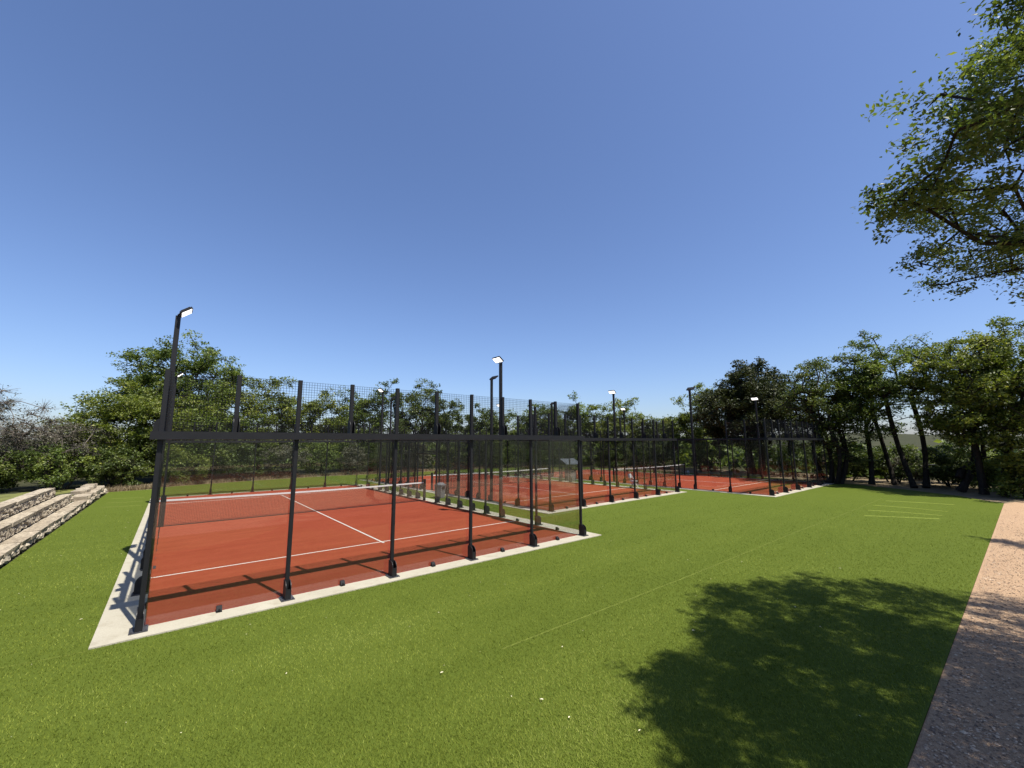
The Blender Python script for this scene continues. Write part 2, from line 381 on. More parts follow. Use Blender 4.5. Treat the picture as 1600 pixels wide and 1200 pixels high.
def court(idx, cx, cy, ang, who):
    base = empty('padel_enclosure', (cx, cy, 0), ang)
    tag(base, {0: 'black framed glass and mesh enclosure of the nearest red court, beside the stone steps',
               1: 'black framed glass and mesh enclosure of the middle red court, set back from its neighbours',
               2: 'black framed glass and mesh enclosure of the farthest right red court, under the dark cedar'}[idx], 'court enclosure', 'padel court enclosures')
    # slab and playing surface
    ap = struct('concrete_apron', MB().box(-0.5, -0.37, -0.10, 10.5, 20.37, ZA).mesh('apron'), 'concrete', loc=(cx, cy, 0), rz=ang)
    cs = struct('court_surface', MB().box(0.055, 0.055, ZA - 0.01, 9.945, 19.945, ZC).mesh('court'), 'court', loc=(cx, cy, 0), rz=ang)
    for yy in (3.05, 16.95): obj('court_line', MB().box(0.08, yy - 0.026, ZC - 0.002, 9.92, yy + 0.026, ZL).mesh('line'), 'line', cs)
    obj('court_line', MB().box(4.974, 2.88, ZC - 0.002, 5.026, 17.12, ZL + 0.001).mesh('line'), 'line', cs)
    # rectangle frame: (origin x, origin y, direction of the run) for posts on the four sides, outward = -y of the piece
    def post(x, y, rz, full=False, me=None):
        p = obj('post', me or POST, 'metal', base, (x, y, 0), rz)
        obj('foot_bracket', FOOT, 'metal', p, (0, 0, ZA + 0.012)); obj('base_plate', PLATE, 'plate', p, (0, 0, ZA))
        return p
    def stub(x, y, rz, foot):
        s = obj('upper_post', STUB, 'metal', base, (x, y, 3.0), rz)
        if foot: obj('foot_bracket', SFOOT, 'metal', s, (0, 0, 0.0))
    for end, (y, rz) in enumerate(((0, 0), (20, math.pi))):
        sg = 1 if end == 0 else -1
        for x in (0, 2, 4, 6, 8, 10): post(x, y, rz)
        for x in range(0, 11): stub(x, y, rz, x % 2 == 1)
        obj('beam', MB().box(-0.13, -0.14 if end == 0 else -0.11, 2.872, 10.13, 0.11 if end == 0 else 0.14, 3.0).mesh('beam'), 'metal', base, (0, y, 0))
        for k in range(5):
            obj('glass_pane', PANE, 'glass', base, (1 + 2 * k, y + 0.068 * sg, 0), 0)
            obj('floor_clip', CLIP, 'dark_plastic', base, (1 + 2 * k, y + 0.056 * sg, ZA), rz)
            obj('wire_mesh', mesh_panel(1.0, 3.01, 4.0), 'wire', base, (2 * k, y + 0.05 * sg, 0), 0, 'stuff')
            obj('wire_mesh', mesh_panel(1.0, 3.01, 4.0), 'wire', base, (2 * k + 1, y + 0.05 * sg, 0), 0, 'stuff')
    for x, rz, sg in ((0, -math.pi / 2, 1), (10, math.pi / 2, -1)):
        for y in (2, 5, 6, 7, 8, 9, 11, 12, 13, 14, 15, 18): post(x, y, rz, me=POST3)
        for y in (1, 2, 18, 19): stub(x, y, rz, y in (1, 19))
        obj('side_rail', MB().box(-0.03, 0.066, 2.94, 0.03, 19.934, 2.998).mesh('rail'), 'metal', base, (x, 0, 0))
        obj('gate_header', MB().box(-0.035, 9.046, 2.25, 0.035, 10.954, 2.31).mesh('rail'), 'metal', base, (x, 0, 0))
        xi = x + 0.062 * sg
        for yc in (1, 3, 17, 19):
            obj('glass_pane', PANE, 'glass', base, (xi + 0.006 * sg, yc, 0), math.pi / 2)
            obj('floor_clip', CLIP, 'dark_plastic', base, (x + 0.056 * sg, yc, ZA), rz)
        for y in range(4, 16):
            if y in (9, 10): obj('wire_mesh', mesh_panel(1.0, 2.30, 2.94), 'wire', base, (xi, y, 0), math.pi / 2, 'stuff')
            else: obj('wire_mesh', mesh_panel(1.0, 0.06, 2.94), 'wire', base, (xi, y, 0), math.pi / 2, 'stuff')
        for y in (0, 1, 18, 19): obj('wire_mesh', mesh_panel(1.0, 3.01, 4.0), 'wire', base, (x + 0.05 * sg, y, 0), math.pi / 2, 'stuff')
    # net
    net = empty('padel_net', (cx - 10 * math.sin(ang), cy + 10 * math.cos(ang), 0), ang)
    tag(net, 'low black net with white top band across the ' + who, 'net', 'court nets')
    for x in (0.10, 9.90): obj('net_post', bevel_box(x - 0.05, -0.05, ZC, x + 0.05, 0.05, 1.05).mesh('np'), 'metal', net)
    mb = MB(); st = 0.0475; w = 0.0042
    def top(x): return 0.92 - 0.04 * math.sin(math.pi * (x - 0.15) / 9.7)
    for k in range(204):
        x = 0.16 + k * st; mb.box(x - w / 2, -w / 2, 0.04, x + w / 2, w / 2, top(x) - 0.02)
    for k in range(18):
        segs = 16
        for s in range(segs):
            xa = 0.15 + 9.7 * s / segs; xb = 0.15 + 9.7 * (s + 1) / segs; u = k / 18
            za = 0.05 + u * (top(xa) - 0.07); zb = 0.05 + u * (top(xb) - 0.07)
            mb.bar((xa, w, za), (xb, w, zb), w)
    obj('net_mesh', mb.mesh('net'), 'cord', net, kind='stuff')
    mb = MB(); segs = 24
    for s in range(segs):
        xa = 0.15 + 9.7 * s / segs; xb = 0.15 + 9.7 * (s + 1) / segs; ta, tb = top(xa), top(xb)
        mb.add([(xa, -0.012, ta - 0.06), (xb, -0.012, tb - 0.06), (xb, 0.012, tb - 0.06), (xa, 0.012, ta - 0.06), (xa, -0.012, ta), (xb, -0.012, tb), (xb, 0.012, tb), (xa, 0.012, ta)], BOXF)
    obj('top_band', mb.mesh('band'), 'band', net)
    obj('bottom_hem', MB().box(0.15, -0.012, ZC + 0.004, 9.85, 0.012, 0.05).mesh('hem'), 'cord', net)
    # light poles
    for k, (x, y, s) in enumerate(((0, 4, 1), (10, 4, -1), (0, 16, 1), (10, 16, -1))):
        wx = cx + x * math.cos(ang) - y * math.sin(ang); wy = cy + x * math.sin(ang) + y * math.cos(ang)
        lp = empty('light_pole', (wx, wy, 0), ang + (0 if s == 1 else math.pi))
        pos = ('left side, near end', 'right side, near end', 'left side, far end', 'right side, far end')[k]
        tag(lp, 'tall black floodlight pole of the ' + who + ' on its ' + pos, 'light pole', 'court light poles')
        obj('pole', bevel_box(-0.052, -0.052, ZA + 0.012, 0.052, 0.052, 5.92).mesh('pole'), 'metal', lp)
        obj('base_plate', MB().box(-0.16, -0.14, ZA, 0.10, 0.14, ZA + 0.012).mesh('bp'), 'plate', lp)
        obj('foot_bracket', FOOT, 'metal', lp, (0, 0, ZA + 0.012), -math.pi / 2)
        obj('sleeve', MB().box(-0.060, -0.060, 3.0, 0.060, 0.060, 3.22).mesh('sl'), 'metal', lp)
        obj('yoke', MB().bar((0.0, -0.10, 5.93), (0.0, 0.10, 5.93), 0.03).bar((0, -0.1, 5.93), (0.10, -0.16, 6.03), 0.025).bar((0, 0.1, 5.93), (0.10, 0.16, 6.03), 0.025).mesh('yoke'), 'metal', lp)
        T = math.radians(38)
        mb = bevel_box(-0.17, -0.29, -0.03, 0.17, 0.29, 0.03, 0.02)
        for q in range(7): mb.box(-0.13 , -0.25 + q * 0.08, 0.03, 0.13, -0.238 + q * 0.08, 0.055)
        me = mb.mesh('head'); hd = obj('lamp_head', me, 'metal', lp, (0.14, 0, 6.05)); hd.rotation_euler = (0, -T, 0); hd.scale = (0.82, 0.82, 0.82)
        for q in (-1, 1): obj('lens', MB().box(-0.14, q * 0.14 - 0.12, -0.036, 0.14, q * 0.14 + 0.12, -0.0305).mesh('lens'), 'lens', hd)
    return base
COURTS = ((AX, AY, AA, 'nearest court'), (1.545, 17.472, 0.6965, 'middle court'), (13.442, 22.137, 0.6859, 'farthest right court'))
for i, (x, y, a, who) in enumerate(COURTS): court(i, x, y, a, who)

# ------------------------------------------------------------------ stone steps
rnd = random.Random(11)
def stone_mesh(seed, nx=3, ny=2, nz=2, jit=0.12, rnd_=0.25):
    r = random.Random(seed); idx = {}; V = []; Q = []
    def vid(i, j, k):
        if (i, j, k) not in idx:
            p = Vector((i / nx - 0.5, j / ny - 0.5, k / nz - 0.5))
            e = (abs(p.x) > 0.49) + (abs(p.y) > 0.49) + (abs(p.z) > 0.49)
            f = 1 - rnd_ * (0, 0, 0.35, 0.7)[e]
            p = Vector((p.x * f, p.y * f, p.z * f))
            idx[i, j, k] = len(V); V.append((p.x + r.uniform(-jit, jit) / nx, p.y + r.uniform(-jit, jit) / ny, p.z + r.uniform(-jit, jit) / nz))
        return idx[i, j, k]
    for i in range(nx):
        for j in range(ny):
            Q.append([vid(*t) for t in ((i, j, 0), (i, j + 1, 0), (i + 1, j + 1, 0), (i + 1, j, 0))]); Q.append([vid(*t) for t in ((i, j, nz), (i + 1, j, nz), (i + 1, j + 1, nz), (i, j + 1, nz))])
    for i in range(nx):
        for k in range(nz):
            Q.append([vid(*t) for t in ((i, 0, k), (i + 1, 0, k), (i + 1, 0, k + 1), (i, 0, k + 1))]); Q.append([vid(*t) for t in ((i, ny, k), (i, ny, k + 1), (i + 1, ny, k + 1), (i + 1, ny, k))])
    for j in range(ny):
        for k in range(nz):
            Q.append([vid(*t) for t in ((0, j, k), (0, j, k + 1), (0, j + 1, k + 1), (0, j + 1, k))]); Q.append([vid(*t) for t in ((nx, j, k), (nx, j + 1, k), (nx, j + 1, k + 1), (nx, j, k + 1))])
    return np_mesh('stone', V, np.array(Q))
CAPS = [stone_mesh(s, 4, 2, 1, 0.07, 0.05) for s in range(7)]
RUBS = [stone_mesh(40 + s, 2, 2, 2, 0.26, 0.5) for s in range(8)]
def put(name, me, mat, parent, c, size, rz=0.0):
    o = obj(name, me, mat, parent, c, rz); o.scale = size; return o
tiers = [(-2.72, 0.00, 0.26, 18.9, 'lowest of the three pale limestone seating steps, bordering the lawn'),
         (-3.17, 0.26, 0.63, 18.2, 'middle of the three pale limestone seating steps beside the nearest court'),
         (-3.56, 0.63, 1.00, 17.2, 'topmost of the three pale limestone seating steps, backed by dry grass')]
for t, (xf, z0, z1, yend, lab) in enumerate(tiers):
    e = empty('stone_step', LW(xf, 0, 0), AA); tag(e, lab, 'stone step', 'seating steps')
    depth = (0.45, 0.39, 0.44)[t]; capt = 0.10
    obj('tread', MB().box(-depth + 0.01, -9, -0.1 if t == 0 else z0 - 0.2, -0.10, yend - 0.1, z1 - 0.03).mesh('tread'), 'tread', e)
    y = -9.0
    while y < yend:
        l = min(rnd.uniform(0.9, 1.7), yend - y + 0.1); w = depth * rnd.uniform(0.80, 0.95)
        put('cap_stone', CAPS[rnd.randrange(7)], 'cap', e, (-w / 2 + 0.02 + rnd.uniform(-0.015, 0.02), y + l / 2, z1 - capt / 2 + rnd.uniform(-0.006, 0.006)), (w, l * 0.99, capt), rnd.uniform(-0.01, 0.01)); y += l
    y = -9.0; hh = z1 - capt - z0
    while y < yend:
        l = rnd.uniform(0.16, 0.34)
        if hh > 0.19 and rnd.random() < 0.45:
            h1 = hh * rnd.uniform(0.4, 0.6)
            put('rubble_stone', RUBS[rnd.randrange(8)], 'rubble', e, (-0.08, y + l / 2, z0 + h1 / 2), (0.24, l * 1.05, h1 * 1.12), rnd.uniform(-0.1, 0.1))
            put('rubble_stone', RUBS[rnd.randrange(8)], 'rubble', e, (-0.085, y + l / 2, z0 + (h1 + hh) / 2), (0.24, l * 1.05, (hh - h1) * 1.12), rnd.uniform(-0.1, 0.1))
        else:
            put('rubble_stone', RUBS[rnd.randrange(8)], 'rubble', e, (-0.085 + rnd.uniform(-0.03, 0.03), y + l / 2, z0 + hh / 2), (0.26, l * 1.08, hh * 1.15), rnd.uniform(-0.12, 0.12))
        y += l
e = empty('stone_wall', LW(-2.7, 18.9, 0), AA); tag(e, 'low dry-stacked limestone wall continuing from the end of the lowest step', 'stone wall')
y = 0
while y < 6.6:
    l = rnd.uniform(0.45, 0.95)
    put('rubble_stone', RUBS[rnd.randrange(8)], 'rubble', e, (-0.22 + rnd.uniform(-.04, .04), y + l / 2, 0.13), (0.6, l * 1.05, 0.32), rnd.uniform(-0.1, 0.1))
    put('cap_stone', CAPS[rnd.randrange(7)], 'cap', e, (-0.30 + rnd.uniform(-.05, .05), y + l / 2, 0.34), (0.6, l * 1.0, 0.17), rnd.uniform(-0.1, 0.1))
    if y > 1.2: put('cap_stone', CAPS[rnd.randrange(7)], 'cap', e, (-0.55 + rnd.uniform(-.06, .06), y + l / 2, 0.48), (0.5, l * 0.95, 0.16), rnd.uniform(-0.2, 0.2))
    y += l

# ------------------------------------------------------------------ small things between the courts
b = empty('litter_bin', LW(11.1, 10.6, 0), AA + 0.5); tag(b, 'grey square litter bin standing between the nearest and middle courts', 'bin')
mb = MB(); mb.add([(-.19, -.17, 0), (.19, -.17, 0), (.19, .17, 0), (-.19, .17, 0), (-.22, -.2, .62), (.22, -.2, .62), (.22, .2, .62), (-.22, .2, .62)], BOXF)
obj('body', mb.mesh('body'), 'grey_plastic', b)
obj('lid', MB().box(-.235, -.215, .622, .235, .215, .68).add([(-.2, -.18, .681), (.2, -.18, .681), (.2, .18, .681), (-.2, .18, .681), (-.12, -.1, .76), (.12, -.1, .76), (.12, .1, .76), (-.12, .1, .76)], BOXF).mesh('lid'), 'grey_plastic', b)
obj('opening', MB().box(-.12, -.216, .44, .12, -.186, .58).mesh('op'), 'dark_plastic', b)
k = empty('drinks_stand', (4.3, 31.4, 0), 0.4); tag(k, 'small dark grey drinks stand with a sloping canopy between the middle and farthest courts', 'stand')
obj('cabinet', bevel_box(-.33, -.28, 0, .33, .28, .76, .02).mesh('cab'), 'grey_plastic', k)
obj('counter', MB().box(-.38, -.33, .762, .38, .33, .80).mesh('cnt'), 'dark_plastic', k)
for sx in (-.3, .3): obj('support', MB().bar((sx, .22, .8), (sx, .22, 1.42), .035).mesh('sup'), 'metal', k)
obj('canopy', MB().prism([(-.55, 1.18), (.42, 1.46), (.42, 1.60), (-.55, 1.24)], -.62, .62).mesh('can'), 'canvas', k)
c = empty('folding_chair', (7.42, 25.95, 0), 0.9); tag(c, 'white folding chair standing in the strip between the middle and farthest courts', 'chair')
obj('seat', bevel_box(-.2, -.2, .43, .2, .2, .455, .03).mesh('seat'), 'white_plastic', c)
obj('backrest', MB().prism([(.2, .62), (.225, .62), (.27, .86), (.245, .86)], -.21, .21).mesh('back'), 'white_plastic', c)
for sx in (-.21, .21):
    obj('leg', MB().bar((sx, -.22, 0), (sx, .26, .86), .025).mesh('leg'), 'white_plastic', c)
    obj('leg', MB().bar((sx * .9, .24, 0), (sx * .9, -.16, .44), .025).mesh('leg'), 'white_plastic', c)
obj('stretcher', MB().bar((-.19, .18, .09), (.19, .18, .09), .02).mesh('st'), 'white_plastic', c)
def lathe(prof, n=12):
    V = [(r * math.cos(2 * math.pi * k / n), r * math.sin(2 * math.pi * k / n), z) for r, z in prof for k in range(n)]
    Q = [(i * n + k, i * n + (k + 1) % n, (i + 1) * n + (k + 1) % n, (i + 1) * n + k) for i in range(len(prof) - 1) for k in range(n)]
    return np_mesh('lathe', V, np.array(Q), smooth=True)
jug = lathe([(0.001, 0), (.09, 0.005), (.095, .2), (.08, .25), (.03, .3), (.03, .33), (.001, .335)])
for q, (dx, lab) in enumerate(((0, 'left of two white water jugs standing beyond the net of the farthest court'), (.28, 'right of two white water jugs standing beyond the net of the farthest court'))):
    tag(obj('water_jug', jug, 'white_plastic', loc=(15.25 + dx, 37.3, 0.0)), lab, 'jug', 'water jugs')

# chain-link fence behind the right-hand trees
f = empty('chain_link_fence', (27.2, 27.6, 0), math.atan2(-7.6, 6.2)); tag(f, 'low grey chain-link fence behind the trunks at the right edge', 'fence')
Lf = 9.8
for q in range(5): obj('fence_post', MB().box(q * Lf / 4 - .025, -.025, -.05, q * Lf / 4 + .025, .025, 1.3).mesh('fp'), 'galv', f)
obj('top_rail', MB().bar((0.03, 0, 1.26), (Lf - .03, 0, 1.26), .04).mesh('tr'), 'galv', f)
mb = MB()
for q in range(int(Lf / 0.09)):
    x = q * 0.09
    mb.bar((x, .03, 0.02), (min(Lf, x + 0.6), .03, 1.24), .006); mb.bar((x, .037, 1.24), (min(Lf, x + 0.6), .037, 0.02), .006)
obj('chain_link', mb.mesh('cl'), 'galv', f, kind='stuff')

# ------------------------------------------------------------------ trees
DENS = 1.78
def tubes(P0, P1, R0, R1, ns=5):
    P0 = np.asarray(P0); P1 = np.asarray(P1); n = len(P0)
    d = P1 - P0; d /= np.linalg.norm(d, axis=1, keepdims=True) + 1e-9
    ref = np.where(np.abs(d[:, 2:3]) > 0.9, np.array([[1.0, 0, 0]]), np.array([[0, 0, 1.0]]))
    a = np.cross(d, ref); a /= np.linalg.norm(a, axis=1, keepdims=True) + 1e-9; b = np.cross(d, a)
    t = np.arange(ns) * 2 * math.pi / ns
    ring = np.cos(t)[None, :, None] * a[:, None] + np.sin(t)[None, :, None] * b[:, None]
    V = np.concatenate([P0[:, None] + ring * np.asarray(R0)[:, None, None], P1[:, None] + ring * np.asarray(R1)[:, None, None]], 1).reshape(-1, 3)
    k = np.arange(ns); q = np.stack([k, (k + 1) % ns, ns + (k + 1) % ns, ns + k], -1)
    return V, (q[None] + (np.arange(n) * 2 * ns)[:, None, None]).reshape(-1, 4)
def leaves(rng, C, size, aspect, flat=0.5):
    n = len(C)
    nrm = rng.normal(size=(n, 3)); nrm[:, 2] = np.abs(nrm[:, 2]) + flat; nrm /= np.linalg.norm(nrm, axis=1, keepdims=True)
    d = rng.normal(size=(n, 3)); d -= nrm * (d * nrm).sum(1, keepdims=True); d /= np.linalg.norm(d, axis=1, keepdims=True) + 1e-9
    s = np.cross(nrm, d); L = size * rng.uniform(0.65, 1.3, (n, 1)); Wd = L * aspect
    V = np.stack([C - d * L * 0.5, C + s * Wd * 0.5 - d * L * 0.02 + nrm * L * 0.06, C + d * L * 0.5 - nrm * L * 0.05, C - s * Wd * 0.5 - d * L * 0.02 + nrm * L * 0.06], 1).reshape(-1, 3)
    return V, np.arange(4 * n).reshape(n, 4)
def grow(rng, start_nodes, start_par, clumps):
    """attach clump centres to the nearest existing node; returns nodes, parents, index of every clump"""
    nodes = [np.array(p, float) for p in start_nodes]; par = list(start_par); cid = []
    top = nodes[-1]
    for c in sorted(clumps, key=lambda c: np.linalg.norm(c - top)):
        A = np.array(nodes); dv = c - A; ds = np.linalg.norm(dv, axis=1) + np.maximum(0, A[:, 2] - c[2] + 0.2) * 0.9
        ds[:max(1, len(start_nodes) // 2)] += 2.0
        j = int(np.argmin(ds)); a = nodes[j]; L = np.linalg.norm(c - a)
        steps = max(1, int(L / 0.9)); prev = j
        for s in range(1, steps + 1):
            u = s / steps; p = a + (c - a) * u
            if s < steps: p = p + rng.normal(0, 0.09 * L, 3) + np.array([0, 0, 0.10 * L * u * (1 - u)])
            nodes.append(p); par.append(prev); prev = len(nodes) - 1
        cid.append(prev)
    return nodes, par, cid
def tree(name, label, cat, x, y, h, r, bot, leaf, seed, nl=8000, ncl=70, size=0.17, aspect=0.6, stems=1, lean=(0, 0), group=None, ell=None, clump_r=0.75, trunk_r=0.16, shape='round', bark='bark', keep=None, twigs=4, clumps=None, ry=None, z0=0.0, flat=0.5, fill=0.5, twig_len=1.0, tuft=0.42, limbs=(), zf=0.62, bendy=0.10):
    rng = np.random.default_rng(seed); root = empty(name, (x, y, z0)); ry = ry or r
    tag(root, label, cat, group)
    cz = (h + bot) / 2; rz = (h - bot) / 2
    if clumps is None:
        cl = []; ph = rng.uniform(0, 6.28, 6)
        while len(cl) < ncl:
            v = rng.normal(size=3); v /= np.linalg.norm(v); rad = rng.uniform(0.1, 1) ** fill
            az = math.atan2(v[1], v[0]); lob = 1 + 0.16 * math.sin(3 * az + ph[0]) + 0.12 * math.sin(5 * az + ph[1] + 3 * v[2]) + 0.10 * math.sin(7 * v[2] + ph[2])
            if shape == 'cone': lob = 1 + (lob - 1) * 0.3
            p = v * rad * lob
            if shape == 'cone':
                u = (p[2] + 1) / 2; p[:2] *= 0.45 + 0.75 * math.sin(math.pi * min(1, max(0.0, 0.16 + 0.84 * u) ** 0.85)) if u < 0.98 else 0.3
            if shape == 'dome' and p[2] < -0.25: p[2] = -0.25 + (p[2] + 0.25) * 0.5
            cl.append(np.array([lean[0] + p[0] * (r - clump_r * 0.35), lean[1] + p[1] * (ry - clump_r * 0.35), cz + p[2] * rz * 1.02]))
        clumps = cl
    if keep is not None: clumps = [c for c in clumps if keep(c + np.array([x, y, 0]))]
    P0, P1, R0, R1 = [], [], [], []; allc = []
    for st in range(stems):
        off = np.array([0, 0, 0.0]) if stems == 1 else np.array([0.35 * math.cos(st * 6.28 / stems + seed), 0.35 * math.sin(st * 6.28 / stems + seed), 0])
        mine = clumps if stems == 1 else [c for i, c in enumerate(clumps) if i % stems == st]
        th = max(0.5, bot + 0.25 * (h - bot)); tgt = np.array([lean[0] * 0.7 + off[0] * 2.2, lean[1] * 0.7 + off[1] * 2.2, th])
        nn = max(4, int(th / 0.6)); bend = rng.normal(0, bendy, 2)
        start = [off + (tgt - off) * (i / nn) + np.array([bend[0] * math.sin(3.1 * i / nn), bend[1] * math.sin(3.1 * i / nn), 0]) * th * 0.35 for i in range(nn + 1)]
        nodes, par, cid = grow(rng, start, [-1] + list(range(nn)), mine)
        cnt = np.zeros(len(nodes))
        for i in cid: cnt[i] += 1
        for i in range(len(nodes) - 1, 0, -1): cnt[par[i]] += cnt[i]
        rr = 0.8 * trunk_r * np.sqrt(np.maximum(cnt, 0.4) / max(1, cnt[0])) ** 1.1 + 0.006
        for i in range(1, len(nodes)):
            P0.append(nodes[par[i]]); P1.append(nodes[i]); R0.append(rr[par[i]] if cnt[par[i]] < cnt[i] * 2.2 else rr[i] * 1.25); R1.append(rr[i])
        for i in range(nn // 2 + 1): R0[-len(nodes) + 1 + i] *= 1 + 0.5 * math.exp(-i * 0.9)
    for pts, ra, rb in limbs:
        for i in range(len(pts) - 1):
            P0.append(np.array(pts[i], float)); P1.append(np.array(pts[i + 1], float)); f0 = i / (len(pts) - 1); f1 = (i + 1) / (len(pts) - 1)
            R0.append(ra + (rb - ra) * f0); R1.append(ra + (rb - ra) * f1)
    V, Q = tubes(P0, P1, R0, R1, 7 if trunk_r > 0.1 else 5)
    obj('trunk', np_mesh('trunk', V, Q, smooth=True), bark, root)
    C = np.array(clumps); per = np.maximum(1, rng.poisson(nl * DENS / len(C), len(C)))
    k = np.repeat(np.arange(len(C)), per); n = len(k)
    g = rng.normal(size=(n, 3)); g /= np.linalg.norm(g, axis=1, keepdims=True); g *= (rng.uniform(0, 1, (n, 1)) ** 0.5)
    crs = rng.uniform(0.7, 1.25, len(C))
    SUB = 9                                   # tufts within each clump
    sc = rng.normal(size=(len(C), SUB, 3)); sc /= np.linalg.norm(sc, axis=2, keepdims=True); sc *= rng.uniform(0.35, 1.05, (len(C), SUB, 1))
    pick = rng.integers(0, SUB, n)
    g = np.where(rng.uniform(0, 1, (n, 1)) < 0.78, sc[k, pick] + g * tuft, g)
    pos = C[k] + g * np.array([1, 1, zf]) * clump_r * crs[k][:, None]
    V, Q = leaves(rng, pos, size, aspect, flat)
    tint = np.clip(np.repeat(rng.normal(0.45, 0.2, n) + rng.normal(0, 0.16, len(C))[k], 4), 0, 1)
    if twigs:
        nt_ = twigs * len(C); kk = np.repeat(np.arange(len(C)), twigs); gg = rng.normal(size=(nt_, 3)); gg /= np.linalg.norm(gg, axis=1, keepdims=True)
        tv, tq = tubes(C[kk], C[kk] + gg * np.array([1, 1, 0.7]) * clump_r * twig_len * rng.uniform(0.6, 1.25, (nt_, 1)), np.full(nt_, 0.014), np.full(nt_, 0.005), 3)
        obj('twigs', np_mesh('twigs', tv, tq), bark, root, kind='stuff')
    obj('crown', np_mesh('crown', V, Q, tint), leaf, root)
    return root
G1, G2, G3 = 'trees behind the nearest court', 'trees behind the middle court', 'trees at the right edge of the lawn'
OAK, BR, CE, DK, GR = 'leaf_live_oak', 'leaf_bright', 'leaf_cedar', 'leaf_dark', 'leaf_grey'
tree('scrub_tree', 'grey half-bare scrub tree at the left edge behind the stone steps', 'tree', -32.6, 27, 6.3, 3.2, 1.0, GR, 1, 3200, 75, 0.13, 0.5, 3, group=G1, bark='bark_grey', twigs=26, trunk_r=0.10, clump_r=0.8)
tree('scrub_tree', 'taller grey scrub tree cut by the left edge of the picture', 'tree', -37.9, 28, 7.0, 3.4, 1.0, GR, 2, 3200, 70, 0.13, 0.5, 3, group=G1, bark='bark_grey', twigs=24, trunk_r=0.10, clump_r=0.8)
tree('scrub_tree', 'low brownish scrub tree between the grey trees and the green oak', 'tree', -30.4, 28, 4.7, 2.5, 0.6, GR, 3, 3400, 60, 0.13, 0.5, 3, group=G1, bark='bark_grey', twigs=18, trunk_r=0.08, clump_r=0.7)
tree('oak_tree', 'broad leafy green oak left of the corner pole, branches to the ground', 'tree', -29.0, 31.5, 7.6, 5.4, 0.3, BR, 4, 22000, 230, 0.17, 0.6, 2, group=G1, clump_r=0.85, trunk_r=0.2, ry=3.6)
tree('oak_tree', 'low spreading oak filling the gap under the tallest oak, seen through the corner mesh', 'tree', -24.8, 34.2, 6.6, 4.0, 0.3, OAK, 41, 13000, 120, 0.17, 0.6, 2, group=G1, clump_r=0.85, trunk_r=0.16, ry=3)
tree('oak_tree', 'tallest oak on the left, spreading limb reaching out over the lower green tree', 'tree', -28.4, 37, 11.7, 6.3, 3.4, OAK, 5, 26000, 270, 0.19, 0.6, 2, group=G1, clump_r=0.9, trunk_r=0.3, lean=(-1.0, 0), ry=4.5)
tree('oak_tree', 'yellow-green oak seen through the mesh right of the tallest oak', 'tree', -22.6, 37.5, 8.6, 3.9, 0.8, BR, 6, 14000, 150, 0.18, 0.6, 1, group=G1, clump_r=0.85, ry=3)
tree('oak_tree', 'pale green open-crowned oak behind the third mesh panel of the nearest court', 'tree', -19.4, 42, 8.6, 3.7, 1.0, BR, 7, 11500, 115, 0.19, 0.6, 2, group=G1, clump_r=0.8, ry=3)
tree('oak_tree', 'dull green oak left of the dark junipers', 'tree', -15.8, 44, 8.4, 3.4, 1.4, OAK, 8, 10500, 110, 0.19, 0.6, 2, group=G1, clump_r=0.8, ry=3)
tree('juniper_tree', 'dark many-topped juniper rising above the net opening of the nearest court', 'tree', -11.6, 46, 9.7, 4.0, 2.2, DK, 9, 12500, 115, 0.19, 0.5, 3, group=G1, clump_r=0.75, trunk_r=0.16)
tree('juniper_tree', 'narrower dark juniper just right of the many-topped one', 'tree', -7.9, 47, 8.9, 2.6, 2.2, DK, 10, 7500, 75, 0.19, 0.5, 2, group=G1, clump_r=0.7)
tree('juniper_tree', 'small olive juniper in the sky gap left of the tall floodlights', 'tree', -6.0, 51, 6.5, 1.7, 1.2, DK, 11, 3500, 34, 0.19, 0.5, 1, group=G2, clump_r=0.6)
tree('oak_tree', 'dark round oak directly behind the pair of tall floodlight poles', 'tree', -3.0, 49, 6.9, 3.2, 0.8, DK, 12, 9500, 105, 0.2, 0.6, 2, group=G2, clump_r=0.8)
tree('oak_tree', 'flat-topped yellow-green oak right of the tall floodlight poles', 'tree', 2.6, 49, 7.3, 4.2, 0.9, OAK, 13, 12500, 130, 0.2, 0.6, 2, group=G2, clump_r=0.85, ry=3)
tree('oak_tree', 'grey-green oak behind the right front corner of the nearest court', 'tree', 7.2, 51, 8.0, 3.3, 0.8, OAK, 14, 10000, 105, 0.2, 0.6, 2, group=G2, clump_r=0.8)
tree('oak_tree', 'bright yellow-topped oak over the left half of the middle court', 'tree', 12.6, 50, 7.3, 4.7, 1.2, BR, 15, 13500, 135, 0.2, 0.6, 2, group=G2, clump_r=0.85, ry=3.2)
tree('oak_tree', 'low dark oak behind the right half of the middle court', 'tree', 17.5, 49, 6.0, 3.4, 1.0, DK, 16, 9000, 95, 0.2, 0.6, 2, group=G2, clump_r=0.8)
tree('oak_tree', 'light green oak left of the big dark cedar', 'tree', 19.6, 44, 8.6, 2.9, 1.2, BR, 17, 9500, 75, 0.19, 0.6, 1, group=G2, clump_r=0.8)
tree('cedar_tree', 'big dark domed cedar standing behind the farthest right court', 'tree', 21.0, 36.2, 9.9, 4.4, 1.7, CE, 18, 38000, 380, 0.21, 0.5, 2, clump_r=0.8, trunk_r=0.32, shape='cone', fill=0.6)
tree('oak_tree', 'oak with clustered fluted trunks at the corner of the farthest court', 'tree', 21.6, 28.4, 8.6, 3.0, 1.7, DK, 19, 12500, 150, 0.14, 0.55, 6, group=G3, bendy=0.24, clump_r=0.58, trunk_r=0.13, lean=(0.2, 0.3))
